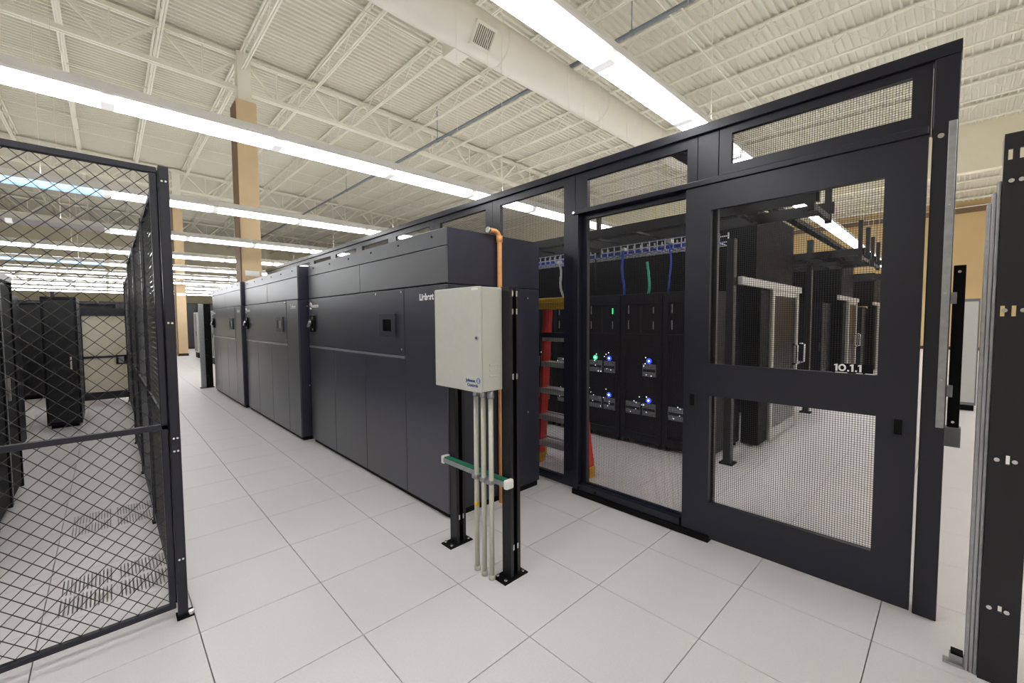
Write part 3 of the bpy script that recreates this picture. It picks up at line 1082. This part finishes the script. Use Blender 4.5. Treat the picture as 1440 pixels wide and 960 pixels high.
# racks inside that cage
for i in range(3):
    a = 2.75+.66*i
    x0, x1 = -2.6, -1.54
    t = thing('open_rack', '%s tall black cabinet with pale edge strips in the left chain-link cage' % ['nearest', 'middle', 'farthest'][i], 'server rack', ((x0+x1)/2, a+.33, 0), 'cabinets in the left cage')
    MB().box(x0, x1-.03, a+.01, a+.65, .06, 2.0).build('cabinet', 'black', t, bevel=.004)
    MB().box(x0+.05, x1-.08, a+.05, a+.61, 0, .06).build('plinth', 'black_matte', t)
    MB().box(x0, x1, a, a+.66, 2.0, 2.06).build('top_panel', 'white_rack', t, bevel=.004)
    for yy in (a+.005, a+.61):
        MB().box(x1-.03, x1, yy, yy+.03, .06, 2.0).build('edge_strip', 'grey_rack' if yy < a+.3 else 'black_matte', t)
    MB().box(x1-.03, x1-.012, a+.045, a+.60, .10, 1.96).build('door', 'black_matte', t)
    MB().box(x1-.01, x1+.012, a+.1, a+.125, .95, 1.15).build('handle', 'chrome', t)
for i, (x0, x1, y0, y1, h, nm) in enumerate(((-2.9, -1.75, 5.3, 7.2, 1.98, 'wide dark cabinet behind the pale-edged cabinets in the left cage'),
                                             (-1.62, -1.24, 8.0, 9.0, 2.02, 'narrow black cabinet beside the cream panelled gate'),
                                             (-4.4, -2.0, 7.4, 8.4, 1.9, 'low dark cabinet deep inside the left cage'))):
    t = thing('equipment_cabinet', nm, 'cabinet', ((x0+x1)/2, (y0+y1)/2, 0))
    MB().box(x0, x1, y0, y1, .05, h).build('case', 'rack', t, bevel=.005)
    MB().box(x0+.04, x1-.04, y0+.04, y1-.04, 0, .05).build('plinth', 'black_matte', t)
    MB().box(x0+.03, x1-.03, y0-.012, y0, .1, h-.05).build('door', 'black', t, bevel=.004)
    MB().box(x1-.10, x1-.08, y0-.03, y0-.012, .9, 1.1).build('handle', 'chrome', t)
cage_post(-1.56, 9.15, 'thin black post inside the left cage beside the narrow cabinet', 2.16, False)

gt = thing('cage_gate', 'black framed gate with cream panels and a lock box, deep in the left cage', 'gate', (-.95, 10.5, 0))
MB().sheet('Y', 10.48, 10.53, -1.36, -.5, .06, 1.92, [(-1.27, -.60, .21, .905), (-1.27, -.60, .945, 1.76)]).build('frame', 'cage_black', gt, bevel=.004)
MB().box(-1.28, -.59, 10.52, 10.528, .2, .91).build('infill_panel', 'cream_panel', gt)
MB().box(-1.28, -.59, 10.52, 10.528, .94, 1.77).build('infill_panel', 'cream_panel', gt)
lk = MB().box(-.80, -.63, 10.45, 10.48, .76, .95).build('lock_box', 'black_matte', gt, bevel=.005)
MB().box(-.765, -.68, 10.443, 10.45, .79, .92).build('lock_plate', 'silver', lk)
MB().box(-1.40, -1.365, 10.47, 10.53, 0, 1.95).build('hinge_post', 'galv', gt)
MB().box(-.50, -.45, 10.47, 10.53, 0, 1.95).build('latch_post', 'cage_black', gt)
for z in (.4, 1.0, 1.6):
    MB().tube([(-1.363, 10.47, z), (-1.363, 10.47, z+.09)], .012, 8).build('hinge', 'chrome', gt)
bc = thing('equipment_cabinet', 'broad dark equipment cabinet behind the cream panelled gate', 'cabinet', (-2.2, 12.4, 0))
MB().box(-3.9, -.75, 12., 12.9, .05, 2.05).build('case', 'rack', bc, bevel=.005)
MB().box(-3.85, -.8, 12.05, 12.85, 0, .05).build('plinth', 'black_matte', bc)
for k in range(4):
    MB().box(-3.88+.78*k, -3.14+.78*k, 11.985, 12.0, .1, 2.0).build('door', 'black', bc, bevel=.004)

# ================================================================== FAR AISLE


def slotted_post(x, y, label, h=2.06, w_=.15):
    t = thing('slotted_post', label, 'post', (x, y, 0))
    MB().box(x-w_*.5, x-.01, y-.04, y+.04, 0, h).build('galvanised_channel', 'galv', t, bevel=.004)
    MB().box(x-.01, x+w_*.6, y-.05, y+.05, 0, h).build('black_channel', 'black_matte', t, bevel=.004)
    for z in (.3, .8, 1.2, 1.6):
        MB().tube([(x+.03, y-.05, z), (x+.03, y-.056, z)], .008, 8).build('bolt', 'chrome', t)
    MB().box(x-w_*.6, x+w_*.7, y-.08, y+.08, 0, .012).build('foot_plate', 'black_matte', t)
    return t


slotted_post(.82, 11.3, 'galvanised and black slotted post standing past the farthest cooling unit', 2.06, .22)
slotted_post(1.05, 12.9, 'second slotted post farther along the aisle, before the tan column', 1.9, .18)
for i in range(6):
    y0 = 15.2+1.35*i
    t = thing('grey_rack', '%s of the pale grey cabinets standing along the far right side of the aisle' % ORD[i], 'cabinet', (2.35, y0+.4, 0), 'pale cabinets along the far aisle')
    MB().box(1.98, 2.75, y0, y0+.85, .25, 2.05).build('cabinet', 'white_rack', t, bevel=.005)
    MB().box(2.0, 2.73, y0+.02, y0+.83, 0, .25).build('plinth', 'black_matte', t)
    MB().box(1.965, 1.98, y0+.06, y0+.79, .3, 2.0).build('door', 'grey_rack', t)
    MB().box(1.95, 1.965, y0+.1, y0+.13, 1.0, 1.2).build('handle', 'black', t)
for i in range(4):
    x0 = -3.6+1.3*i
    t = thing('cream_cabinet', '%s cream cabinet from the left against the end of the aisle' % ORD[i], 'cabinet', (x0+.6, 27., 0), 'cream cabinets at the far end')
    MB().box(x0, x0+1.2, 26.6, 27.4, .08, 1.75).build('case', 'cream_panel', t, bevel=.006)
    MB().box(x0+.03, x0+1.17, 26.63, 27.37, 0, .08).build('plinth', 'black_matte', t)
    MB().box(x0+.04, x0+1.16, 26.58, 26.6, .14, 1.7).build('door', 'cream_panel', t, bevel=.004)
for i in range(7):
    x0 = -9.+2.6*i
    t = thing('dark_equipment', '%s dark tall equipment cabinet from the left in front of the back wall' % ORD[i], 'cabinet', (x0+1.2, 31, 0), 'dark cabinets by the back wall')
    MB().box(x0, x0+2.5, 30.4, 31.6, .06, 2.75).build('case', 'rack', t, bevel=.006)
    MB().box(x0+.05, x0+2.45, 30.45, 31.55, 0, .06).build('plinth', 'black_matte', t)
    for k in range(3):
        MB().box(x0+.04+.82*k, x0+.8+.82*k, 30.38, 30.4, .1, 2.7).build('door', 'black', t)

# ================================================================== RIGHT FOREGROUND POST
rp_ = thing('slotted_gate_post', 'tall black slotted post with galvanised channels at the right edge of the picture', 'post', (1.9, -1.62, 0))
hol = []
for z in (2.29, 1.63):
    hol += [(-1.605, -1.592, z, z+.045), (-1.637, -1.624, z, z+.045)]
hol += [(-1.642, -1.630, .99, 1.03), (-1.642, -1.630, .33, .36)]
MB().sheet('X', 1.885, 1.90, -1.695, -1.580, 0, 2.40, hol).build('slotted_plate', 'black', rp_)
MB().box(1.90, 1.99, -1.695, -1.685, 0, 2.40).build('plate_return', 'black', rp_)
MB().box(1.90, 1.99, -1.587, -1.580, 0, 2.40).build('plate_lip', 'silver', rp_)
for a, b, z, m_ in ((-1.580, -1.566, 2.21, 'galv'), (-1.566, -1.552, 2.165, 'silver'), (-1.552, -1.538, 2.12, 'galv')):
    MB().box(1.90, 1.96, a+.001, b-.001, 0, z).build('galvanised_channel', m_, rp_, bevel=.003)
for z in (2.2, 1.655, 1.008, .344):
    for y in ((-1.604, -1.655) if z < 2 else (-1.604, -1.632)):
        MB().tube([(1.885, y, z), (1.875, y, z)], .009, 8).build('bolt', 'chrome', rp_)
fl_ = MB().box(1.905, 1.935, -1.538, -1.49, .02, .055).build('floor_latch', 'galv', rp_, bevel=.004)
MB().box(1.90, 1.94, -1.538, -1.47, .0, .012).build('latch_tongue', 'galv', fl_)
MB().box(1.90, 1.94, -1.535, -1.495, .055, .068).build('latch_cap', 'black_matte', fl_)

# small cabinets seen through the gap past the gate
g1 = thing('grey_locker', 'slim grey locker seen through the gap right of the sliding gate', 'cabinet', (10.2, -1.55, 0))
MB().box(9.9, 10.5, -1.75, -1.5, .1, 1.95).build('case', 'grey_rack', g1, bevel=.005)
MB().box(9.93, 10.47, -1.73, -1.52, 0, .1).build('plinth', 'black_matte', g1)
MB().box(9.885, 9.9, -1.73, -1.52, .15, 1.9).build('door', 'white_rack', g1, bevel=.003)
MB().box(9.87, 9.885, -1.56, -1.54, .9, 1.05).build('handle', 'black_matte', g1)
